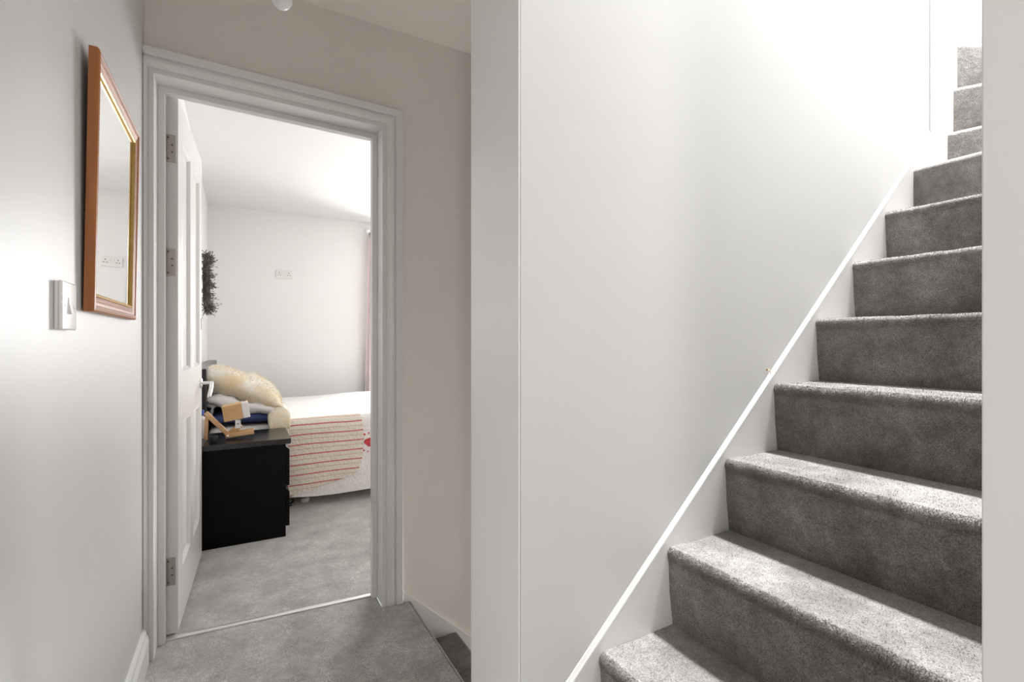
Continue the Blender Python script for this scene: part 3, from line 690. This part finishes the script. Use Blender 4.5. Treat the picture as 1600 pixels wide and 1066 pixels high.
obj('cover', cushion(0.040, 3.90, 0.702, 0.46, 0.62, 0.10, 14, seed=7.7, wr=0.03), 'white', pw_, smooth=True)
pc = thing('cushion', 'cream plush cushion on top of the pillows', 'cushion', (0.05, 3.88, 0.80))
cb = cushion(0.022, 3.87, 0.806, 0.55, 0.54, 0.175, 25, seed=1.3, wr=0.03, pw=0.72, sag=0.012)
pl_ = pile(cb, 12000, 0.018, 5)
obj('cover', cb, 'fur', pc, smooth=True)
obj('plush_pile', pl_, 'fur', pc, kind='stuff', recalc=False)
th = thing('throw', 'cream plush throw folded across the bed beside the pillows', 'throw', (0.26, 3.9, 0.6))
def tf(u, v):
    # cross-section in x-z swept along y then hanging over the near side
    a = math.pi * u; x = 0.237 - 0.055 * math.cos(a)
    bulge = 0.055 + 0.075 * max(0, math.sin(a)) ** 0.6 + 0.012 * noise.noise(Vector((u * 3, v * 7, 2)))
    y = 3.535 + (v - 0.15) / 0.85 * 0.9 if v > 0.15 else 3.535 - 0.012 * math.sin(v / 0.15 * math.pi)
    z = bz - 0.03 + bulge
    if v <= 0.15: z = z - (0.15 - v) / 0.15 * (bulge + 0.03)
    elif v < 0.25: z -= 0.02 * (1 - (v - 0.15) / 0.1) ** 2
    return (x, y, z)
tbm = grid(14, 40, tf); tp = pile(tbm.copy(), 3500, 0.012, 8)
obj('cloth', solidify(tbm, -0.012), 'fur', th, smooth=True)
obj('plush_pile', tp, 'fur', th, kind='stuff', recalc=False)

# wreath on the wall over the headboard
wr = thing('wreath', 'dark leafy twig wreath hanging on the bedroom wall over the headboard', 'wreath', (XBL, 4.30, 1.55))
rnd = random.Random(4); wc = Vector((XBL + 0.055, 4.32, 1.555)); WR = 0.185
obj('ring', tube([wc + Vector((0, WR * math.cos(2 * math.pi * k / 40), WR * math.sin(2 * math.pi * k / 40))) for k in range(41)], 0.016, 8), 'twig', wr, smooth=True)
tw, lf = bmesh.new(), bmesh.new()
for k in range(520):
    a = rnd.uniform(0, 2 * math.pi)
    c = wc + Vector((0, WR * math.cos(a), WR * math.sin(a)))
    d = Vector((rnd.gauss(0.25, .55), rnd.gauss(0, .6) + 0.5 * math.cos(a), rnd.gauss(0, .6) + 0.5 * math.sin(a))).normalized()
    dens = 0.6 + 0.4 * math.sin(a * 6 + 0.4)
    L = rnd.uniform(0.03, 0.085) * (0.6 + 0.5 * dens)
    e = c + d * L
    if e.x < XBL + 0.004: continue
    tube([c, c + d * L * 0.5 + Vector((rnd.uniform(-.006, .006), 0, rnd.uniform(-.006, .006))), e], 0.0011, 4, tw)
    for q in range(3):
        p = c + d * L * rnd.uniform(0.35, 1.0); t_ = (d + Vector((rnd.uniform(-.8, .8), rnd.uniform(-.8, .8), rnd.uniform(-.8, .8)))).normalized()
        s = t_.orthogonal().normalized() * 0.0042; ll = rnd.uniform(0.012, 0.022)
        if (p + t_ * ll).x < XBL + 0.003: continue
        lf.faces.new([lf.verts.new(p), lf.verts.new(p + t_ * ll * 0.5 + s), lf.verts.new(p + t_ * ll), lf.verts.new(p + t_ * ll * 0.5 - s)])
obj('twigs', tw, 'twig', wr, kind='stuff', recalc=False)
obj('leaves', lf, 'leaf', wr, kind='stuff', recalc=False)

# double socket on the far wall
so_ = thing('wall_socket', 'white double socket high on the far bedroom wall', 'socket', (0.416, YF, 1.81))
sx_, szv = 0.416, 1.812
obj('face_plate', boxes((sx_ - 0.078, sx_ + 0.078, YF - 0.011, YF, szv - 0.044, szv + 0.044), bevel=0.003), 'plastic', so_)
for s in (-1, 1):
    obj('rocker', boxes((sx_ + s * 0.012 - 0.007, sx_ + s * 0.012 + 0.007, YF - 0.015, YF - 0.0105, szv + 0.004, szv + 0.026), bevel=0.001), 'plastic', so_)
    for dx, dzv, ww, hh in ((0, 0.016, 0.003, 0.006), (-0.011, -0.008, 0.005, 0.003), (0.011, -0.008, 0.005, 0.003)):
        obj('pin_hole', boxes((sx_ + s * 0.045 + dx - ww, sx_ + s * 0.045 + dx + ww, YF - 0.0116, YF - 0.0105, szv + dzv - hh, szv + dzv + hh)), 'screw', so_)

# curtain and pole
cu = thing('curtain', 'blush curtain drawn to the side of the bedroom window', 'curtain', (1.40, YF - 0.09, 0.04))
obj('fabric', solidify(grid(90, 12, lambda u, v: (1.205 + 0.05 * v + u * (0.30 + 0.05 * (1 - v)), YF - 0.10 + 0.028 * math.sin(u * 2 * math.pi * 6) * (1 - 0.25 * v), 0.05 + v * 2.27)), 0.002), 'curtain', cu, smooth=True)
def dup(o, name_loc):
    r_ = o.copy(); COL.objects.link(r_); r_.location = name_loc
    for ch in o.children:
        c = ch.copy(); COL.objects.link(c); c.parent = r_
    return r_
c2 = dup(cu, (2.83, YF - 0.09, 0.04)); c2['label'] = 'blush curtain at the side of the window away from the bed'
cp = thing('curtain_pole', 'white curtain pole with ball finials above the bedroom window', 'curtain pole', (2.1, YF - 0.09, 2.335))
obj('pole', tube([(1.27, YF - 0.10, 2.335), (2.98, YF - 0.10, 2.335)], 0.013, 14), 'plastic', cp, smooth=40)
for xx in (1.24, 3.01):
    obj('finial', lathe([(0.0, -0.034), (0.018, -0.028), (0.027, -0.012), (0.028, 0.004), (0.022, 0.02), (0.012, 0.03), (0.014, 0.036)], (xx, YF - 0.10, 2.335), 'x', 20), 'plastic', cp, smooth=True)
for xx in (1.30, 2.95):
    obj('bracket', boxes((xx - 0.008, xx + 0.008, YF - 0.10, YF, 2.305, 2.323)), 'plastic', cp)

# small brass hook in the tall wall just above the string
hk = thing('wall_hook', 'tiny brass hook in the tall white wall above the string board', 'hook', (1.371, YS, 1.036))
obj('hook', tube([(1.371, YS, 1.040), (1.371, YS - 0.006, 1.040), (1.372, YS - 0.010, 1.036), (1.374, YS - 0.010, 1.031), (1.376, YS - 0.007, 1.029)], 0.0011, 6), 'gold', hk, smooth=True)
obj('base_plate', lathe([(0.0035, 0.0), (0.0035, -0.001), (0.0, -0.0015)], (1.371, YS, 1.040), 'y', 12), 'gold', hk)
for o in list(bpy.data.objects):
    if 'wloc' in o: del o['wloc']
